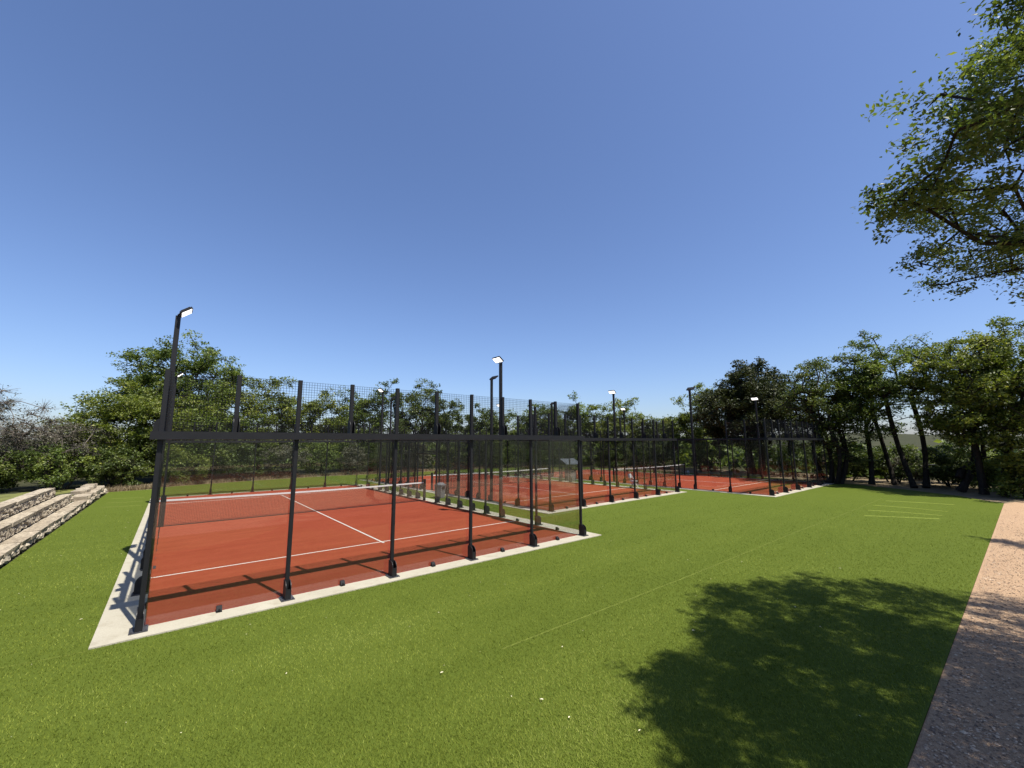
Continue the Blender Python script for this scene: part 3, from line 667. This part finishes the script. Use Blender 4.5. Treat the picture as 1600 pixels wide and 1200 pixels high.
tree('oak_tree', 'slender tall oak, second trunk right of the farthest court', 'tree', 23.5, 27.7, 9.5, 2.4, 2.6, OAK, 20, 8000, 115, 0.14, 0.55, 1, group=G3, bendy=0.24, clump_r=0.55, trunk_r=0.16)
tree('oak_tree', 'oak with a trunk leaning left, third from the farthest court', 'tree', 24.9, 27.6, 8.6, 2.0, 3.6, DK, 21, 4000, 62, 0.14, 0.55, 1, group=G3, bendy=0.24, clump_r=0.52, trunk_r=0.14, lean=(-1.3, 0))
tree('oak_tree', 'thick straight oak forking high, in the middle of the right-hand row', 'tree', 24.6, 25.6, 9.5, 2.4, 4.4, OAK, 22, 6000, 85, 0.14, 0.55, 2, group=G3, bendy=0.24, clump_r=0.55, trunk_r=0.15, lean=(-0.9, 0))
tree('oak_tree', 'oak with a heavy elbowed limb growing right from its low fork', 'tree', 24.9, 23.6, 9.0, 3.0, 2.3, BR, 23, 14500, 160, 0.14, 0.55, 1, group=G3, bendy=0.24, clump_r=0.6, trunk_r=0.18, lean=(1.3, 0.0),
     limbs=[([(0.0, 0, 0.75), (0.22, 0, 1.15), (0.7, -0.05, 1.42), (1.25, -0.05, 1.62), (1.6, 0, 2.0), (1.75, 0.1, 2.6), (2.1, 0.1, 3.5)], 0.19, 0.07)])
tree('oak_tree', 'oak with a thick double trunk near the end of the gravel path', 'tree', 24.9, 22.0, 8.9, 3.2, 1.7, BR, 24, 15000, 165, 0.14, 0.55, 2, group=G3, bendy=0.24, clump_r=0.6, trunk_r=0.17, lean=(0.6, -0.1))
tree('oak_tree', 'rightmost oak of the row, half cut by the right edge', 'tree', 26.0, 21.0, 8.7, 3.2, 1.5, OAK, 25, 14500, 150, 0.14, 0.55, 1, group=G3, bendy=0.24, clump_r=0.6, trunk_r=0.19, lean=(0.6, -0.2))
tree('oak_tree', 'oak beyond the right edge, its branch shadows crossing the sunlit gravel', 'tree', 18.9, 7.0, 8.5, 3.0, 4.4, OAK, 26, 9000, 50, 0.12, 0.55, 1, clump_r=0.6, trunk_r=0.2, lean=(-1.2, 0.6))

# the oak overhanging the right foreground
def in_poly(x, y, poly):
    c = False; n = len(poly)
    for i in range(n):
        x0, y0 = poly[i]; x1, y1 = poly[i - 1]
        if (y0 > y) != (y1 > y) and x < (x1 - x0) * (y - y0) / (y1 - y0) + x0: c = not c
    return c
SHADE = [(1.45, 5.15), (1.9, 5.75), (2.6, 6.5), (3.0, 7.4), (3.75, 8.6), (4.9, 8.75), (6.2, 9.2), (7.0, 8.7), (7.9, 8.7), (8.8, 8.2), (10.6, 7.6), (10.6, 4.6), (7.5, 2.6), (4, 1.6), (1.0, 2.2), (1.1, 3.8), (1.8, 4.5)]   # outline of the shadow on the ground; the crown is shaped to cast it
ELEV = [(0.80, 0.52), (0.86, 0.72), (0.90, 0.80), (0.99, 0.92), (1.02, 1.02), (1.12, 1.12), (1.10, 1.22), (1.2, 1.5), (2.0, 3.5), (9, 9), (9, -1), (1.5, 0.36), (1.22, 0.37), (1.10, 0.36), (0.99, 0.40), (0.92, 0.48)]       # side view: sideways and upward slope from the lens
def keep_front(p):
    h = p[2]
    return in_poly(p[0] - 0.12 - SUN_DX * h, p[1] - SUN_DY * h, SHADE) and (p[1] < 0.3 or in_poly((p[0] - 0.33) / p[1], (h - CAMH) / p[1], ELEV))
rngF = np.random.default_rng(77)
TX, TY = 9.6, 1.6
cl = []
tries = 0
while len(cl) < 600 and tries < 40000:
    tries += 1
    v = rngF.normal(size=3); v /= np.linalg.norm(v); v *= rngF.uniform(0, 1) ** 0.42
    p = np.array([7.4 + 5.0 * v[0], 3.2 + 4.8 * v[1], 7.0 + 3.0 * v[2]])
    if keep_front(p): cl.append(p - np.array([TX, TY, 0]))
SHADE_FILL = [(1.25, 5.1), (2.3, 5.7), (3.6, 4.6), (3.8, 3.0), (1.5, 3.4)]        # lawn patch to darken; leaf clumps are added overhead to shade it
tries = 0; k0 = len(cl)
while len(cl) < k0 + 48 and tries < 6000:
    tries += 1
    gx, gy, h = rngF.uniform(1.2, 3.8), rngF.uniform(3.0, 5.7), rngF.uniform(5.0, 7.2)
    p = np.array([gx + SUN_DX * h, gy + SUN_DY * h, h])
    if in_poly(gx, gy, SHADE_FILL) and (p[1] < 0.3 or in_poly((p[0] - 0.33) / p[1], (h - CAMH) / p[1], ELEV)): cl.append(p - np.array([TX, TY, 0]))
for p in ((3.75, 3.75, 5.12), (4.05, 3.9, 5.2), (4.4, 3.9, 5.3), (4.8, 4.2, 5.3), (5.2, 4.5, 5.2)): cl.append(np.array(p) - np.array([TX, TY, 0]))
tree('oak_tree', 'leafy oak overhanging the top right corner and shading the near lawn', 'tree', TX, TY, 9.5, 4.5, 4.0, 'leaf_near', 31, 158000, 300, 0.051, 0.5, 1, clump_r=0.44, trunk_r=0.17, clumps=cl, twigs=2, flat=0.7, twig_len=0.5, tuft=0.34, zf=0.5)

# shrubs
def shrub(label, x, y, h, r, leaf, seed, n=3600, group='shrubs'):
    return tree('shrub', label, 'shrub', x, y, h, r, 0.05, leaf, seed, n, 34, 0.14, 0.55, 3, group=group, clump_r=0.55, trunk_r=0.05, twigs=8)
SG = 'shrubs along the far edge of the lawn'
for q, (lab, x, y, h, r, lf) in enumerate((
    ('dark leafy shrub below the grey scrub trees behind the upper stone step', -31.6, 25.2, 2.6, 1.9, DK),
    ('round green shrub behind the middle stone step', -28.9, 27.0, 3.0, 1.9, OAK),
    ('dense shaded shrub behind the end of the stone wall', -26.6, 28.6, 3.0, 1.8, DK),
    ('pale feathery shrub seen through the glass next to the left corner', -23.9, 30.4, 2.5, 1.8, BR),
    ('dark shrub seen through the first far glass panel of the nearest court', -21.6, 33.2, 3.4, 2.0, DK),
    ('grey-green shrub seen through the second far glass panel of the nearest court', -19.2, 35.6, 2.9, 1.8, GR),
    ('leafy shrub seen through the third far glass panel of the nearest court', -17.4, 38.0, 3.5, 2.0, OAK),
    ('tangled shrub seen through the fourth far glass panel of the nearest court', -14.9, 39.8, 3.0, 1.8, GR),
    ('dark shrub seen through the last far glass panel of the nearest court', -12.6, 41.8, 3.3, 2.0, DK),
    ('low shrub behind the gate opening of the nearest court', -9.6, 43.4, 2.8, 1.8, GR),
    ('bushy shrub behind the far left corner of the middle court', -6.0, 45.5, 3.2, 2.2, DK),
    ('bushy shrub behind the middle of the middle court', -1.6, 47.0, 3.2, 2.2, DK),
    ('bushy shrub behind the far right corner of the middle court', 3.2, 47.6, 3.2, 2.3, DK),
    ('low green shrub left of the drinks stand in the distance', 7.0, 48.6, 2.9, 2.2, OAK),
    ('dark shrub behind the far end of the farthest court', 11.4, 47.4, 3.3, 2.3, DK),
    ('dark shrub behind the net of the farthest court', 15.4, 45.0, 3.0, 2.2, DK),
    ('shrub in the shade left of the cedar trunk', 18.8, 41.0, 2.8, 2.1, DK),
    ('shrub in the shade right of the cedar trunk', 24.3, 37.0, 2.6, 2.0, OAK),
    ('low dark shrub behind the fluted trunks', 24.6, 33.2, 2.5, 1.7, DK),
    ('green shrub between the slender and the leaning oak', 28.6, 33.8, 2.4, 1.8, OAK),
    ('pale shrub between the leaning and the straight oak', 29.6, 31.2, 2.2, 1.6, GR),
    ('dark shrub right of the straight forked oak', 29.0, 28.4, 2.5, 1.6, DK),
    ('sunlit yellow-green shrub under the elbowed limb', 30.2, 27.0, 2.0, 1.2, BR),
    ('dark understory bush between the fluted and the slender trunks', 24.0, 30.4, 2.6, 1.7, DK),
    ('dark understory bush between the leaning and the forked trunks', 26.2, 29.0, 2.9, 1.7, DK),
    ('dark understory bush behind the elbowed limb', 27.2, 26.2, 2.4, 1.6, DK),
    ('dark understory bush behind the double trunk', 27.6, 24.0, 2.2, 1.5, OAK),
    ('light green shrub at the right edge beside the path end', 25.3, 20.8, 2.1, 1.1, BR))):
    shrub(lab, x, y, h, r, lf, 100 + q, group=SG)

# brush that reads as one mass far behind everything
rngW = np.random.default_rng(9); CC = []
for q in range(330):
    t = math.radians(rngW.uniform(-64, 27)); d = rngW.uniform(51, 74); CC.append((d * math.sin(t), d * math.cos(t), -0.06, rngW.uniform(2.6, 5.4)))
for q in range(70):
    t = math.radians(rngW.uniform(27, 66)); d = rngW.uniform(42, 74); CC.append((d * math.sin(t), d * math.cos(t), -0.06, rngW.uniform(1.4, 2.8)))
for q in range(420):
    t = math.radians(rngW.uniform(-68, 68)); d = rngW.uniform(58, 190); x = d * math.sin(t); y = d * math.cos(t)
    dz = -0.06 - 9 * max(0, min(1, (d - 60) / 160)); CC.append((x, y, dz, rngW.uniform(2.2, 5.0)))
CC = np.array(CC); kk = np.repeat(np.arange(len(CC)), 115)
g = rngW.normal(size=(len(kk), 3)); g /= np.linalg.norm(g, axis=1, keepdims=True); g[:, 2] = np.abs(g[:, 2])
pos = CC[kk, :3] + g * CC[kk, 3:4] * np.array([0.95, 0.95, 0.85]) * rngW.uniform(0.4, 1, (len(kk), 1)) ** 0.5
V, Q = leaves(rngW, pos, 0.58, 0.7, 0.4)
o = obj('distant_brush', np_mesh('brush', V, Q, np.clip(np.repeat(rngW.normal(0.45, 0.2, len(kk)) + rngW.normal(0, .2, len(CC))[kk], 4), 0, 1)), 'leaf_live_oak', kind='stuff')
tag(o, 'olive scrub woodland covering the land beyond the courts', 'brush')
# dry stalks along the far lawn edge
n = 9000; u = rngW.uniform(0, 1, n); px = np.interp(u, np.linspace(0, 1, 9), [-3.2, -1.0, 0.4, 4.5, 10.7, 15.7, 22, 30, 37]); py = np.interp(u, np.linspace(0, 1, 9), [26.1, 26.5, 28.1, 29.4, 30.3, 29.9, 29.8, 29.6, 27.5]) + rngW.exponential(0.7, n) + 0.1
hb = rngW.uniform(0.05, 0.30, n); an = rngW.uniform(0, 6.28, n); lx = rngW.normal(0, 0.12, (n, 2))
X = AX + px * ca - py * sa; Y = AY + px * sa + py * ca; w = 0.02
V = np.stack([np.stack([X - w * np.cos(an), Y - w * np.sin(an), np.full(n, -0.05)], -1), np.stack([X + w * np.cos(an), Y + w * np.sin(an), np.full(n, -0.05)], -1), np.stack([X + lx[:, 0], Y + lx[:, 1], hb], -1)], 1).reshape(-1, 3)
o = obj('dry_grass', np_mesh('dry', V, np.arange(3 * n).reshape(n, 3), np.repeat(rngW.uniform(0, 1, n), 3)), 'dry_stalk', kind='stuff')
tag(o, 'fringe of dry tan grass along the far edge of the lawn', 'dry grass')

# ------------------------------------------------------------------ turf fibres, pebbles, fallen leaves
def blades():
    rng = np.random.default_rng(21); n = 760000
    d = 3.4 + 24.0 * rng.uniform(0, 1, n) ** 1.5; t = np.radians(rng.uniform(-58, 58, n)); X = d * np.sin(t); Y = d * np.cos(t)
    dx = X - AX; dy = Y - AY; lx = dx * ca + dy * sa; ly = -dx * sa + dy * ca
    ok = (lx > -2.62) & (ly > -7.83) & ~((lx > -0.505) & (lx < 10.505) & (ly > -0.375) & (ly < 20.4)) & (ly < 25) & (rng.uniform(0, 1, n) > np.clip((d - 9) / 18, 0, 1))
    bx = (X - COURTS[1][0]); by = (Y - COURTS[1][1]); c_, s_ = math.cos(COURTS[1][2]), math.sin(COURTS[1][2])
    mx = bx * c_ + by * s_; my = -bx * s_ + by * c_; ok &= ~((mx > -0.51) & (mx < 10.51) & (my > -0.38))
    X, Y, d = X[ok], Y[ok], d[ok]; n = len(X)
    s = 0.75 + d / 14
    q = ly[ok]; band = 0.11 * np.sin(q * 2.1 + 0.5 * np.sin(lx[ok] * 0.6)) + 0.09 * np.sin(q * 5.3 + 1.3 * np.sin(lx[ok] * 0.35)) + 0.08 * np.sin(lx[ok] * 0.9 + q * 0.4)
    h = rng.uniform(0.012, 0.026, n); a = rng.uniform(0, 6.28, n); w = rng.uniform(0.0022, 0.0045, n) * s
    lean = rng.normal(0, 0.014, (n, 2)) + np.array([-0.004, 0.006])
    z = np.full(n, -0.002)
    V = np.stack([np.stack([X - w * np.cos(a), Y - w * np.sin(a), z], -1), np.stack([X + w * np.cos(a), Y + w * np.sin(a), z], -1), np.stack([X + lean[:, 0], Y + lean[:, 1], h], -1)], 1).reshape(-1, 3)
    tint = np.repeat(np.clip(rng.normal(0.5, 0.22, n) + 0.10 * np.sin(X * 1.3 + Y * 0.7) * np.sin(Y * 1.1 - X * 0.4) + band, 0, 1), 3)
    return np_mesh('blades', V, np.arange(3 * n).reshape(n, 3), tint)
o = obj('turf_fibres', blades(), 'blade', kind='stuff'); tag(o, 'short green artificial turf fibres covering the lawn', 'grass')
def pebbles():
    rng = np.random.default_rng(8); n = 15000
    lx = rng.uniform(3, 26, n) ** 1.0; lx = 5 + (lx - 3) * rng.uniform(0.05, 1, n); ly = -7.9 - rng.exponential(1.6, n)
    keepi = rng.uniform(0, 1, n) < 1.2
    X = AX + lx * ca - ly * sa; Y = AY + lx * sa + ly * ca
    s = rng.uniform(0.004, 0.015, n) * np.where(rng.uniform(0, 1, n) > 0.97, 2.0, 1)
    O = np.array([(1, 0, 0), (0, 1, 0), (-1, 0, 0), (0, -1, 0), (0, 0, 1), (0, 0, -1)], float)
    J = O[None] * (s[:, None, None] * rng.uniform(0.6, 1.3, (n, 6, 1))) * np.array([1.2, 1.2, 0.6])
    a = rng.uniform(0, 6.28, n); c, s_ = np.cos(a)[:, None], np.sin(a)[:, None]
    R = np.stack([J[..., 0] * c - J[..., 1] * s_, J[..., 0] * s_ + J[..., 1] * c, J[..., 2]], -1)
    V = (R + np.stack([X, Y, np.full(n, -0.008)], -1)[:, None]).reshape(-1, 3)
    T = np.array([(0, 1, 4), (1, 2, 4), (2, 3, 4), (3, 0, 4), (1, 0, 5), (2, 1, 5), (3, 2, 5), (0, 3, 5)])
    F = (T[None] + (np.arange(n) * 6)[:, None, None]).reshape(-1, 3)
    return np_mesh('pebbles', V, F, np.repeat(rng.uniform(0, 1, n), 6))
o = obj('pebbles', pebbles(), 'pebble', kind='stuff'); tag(o, 'loose pinkish gravel stones scattered over the path', 'gravel')
LEAF = np_mesh('leaf', [(-.5, 0, .0), (-.15, .22, .12), (.25, .18, .1), (.5, 0, .02), (.25, -.18, .1), (-.15, -.22, .12), (0, 0, .03)], np.array([(0, 6, 1), (1, 6, 2), (2, 6, 3), (3, 6, 4), (4, 6, 5), (5, 6, 0)]))
rl = random.Random(4)
for q in range(110):
    if q < 75:
        d = 3.9 + 9 * rl.random(); t = math.radians(rl.uniform(-50, 44)); X, Y = d * math.sin(t), d * math.cos(t)
    else: X, Y, _ = LW(rl.uniform(-2.6, -0.6), rl.uniform(1, 16))
    dx, dy = X - AX, Y - AY; lx, ly = dx * ca + dy * sa, -dx * sa + dy * ca
    if ly < -7.6 or (-0.6 < lx < 10.6 and ly > -0.45) or lx < -2.6: continue
    o = obj('fallen_leaf', LEAF, 'petal', loc=(X, Y, 0.028), rz=rl.uniform(0, 6.28)); s = rl.choice((0.012, 0.016, 0.02, 0.026, 0.034, 0.045)); o.scale = (s, s, s)
    tag(o, 'small bleached fallen leaf lying on the green turf', 'leaf', 'fallen leaves on the lawn')
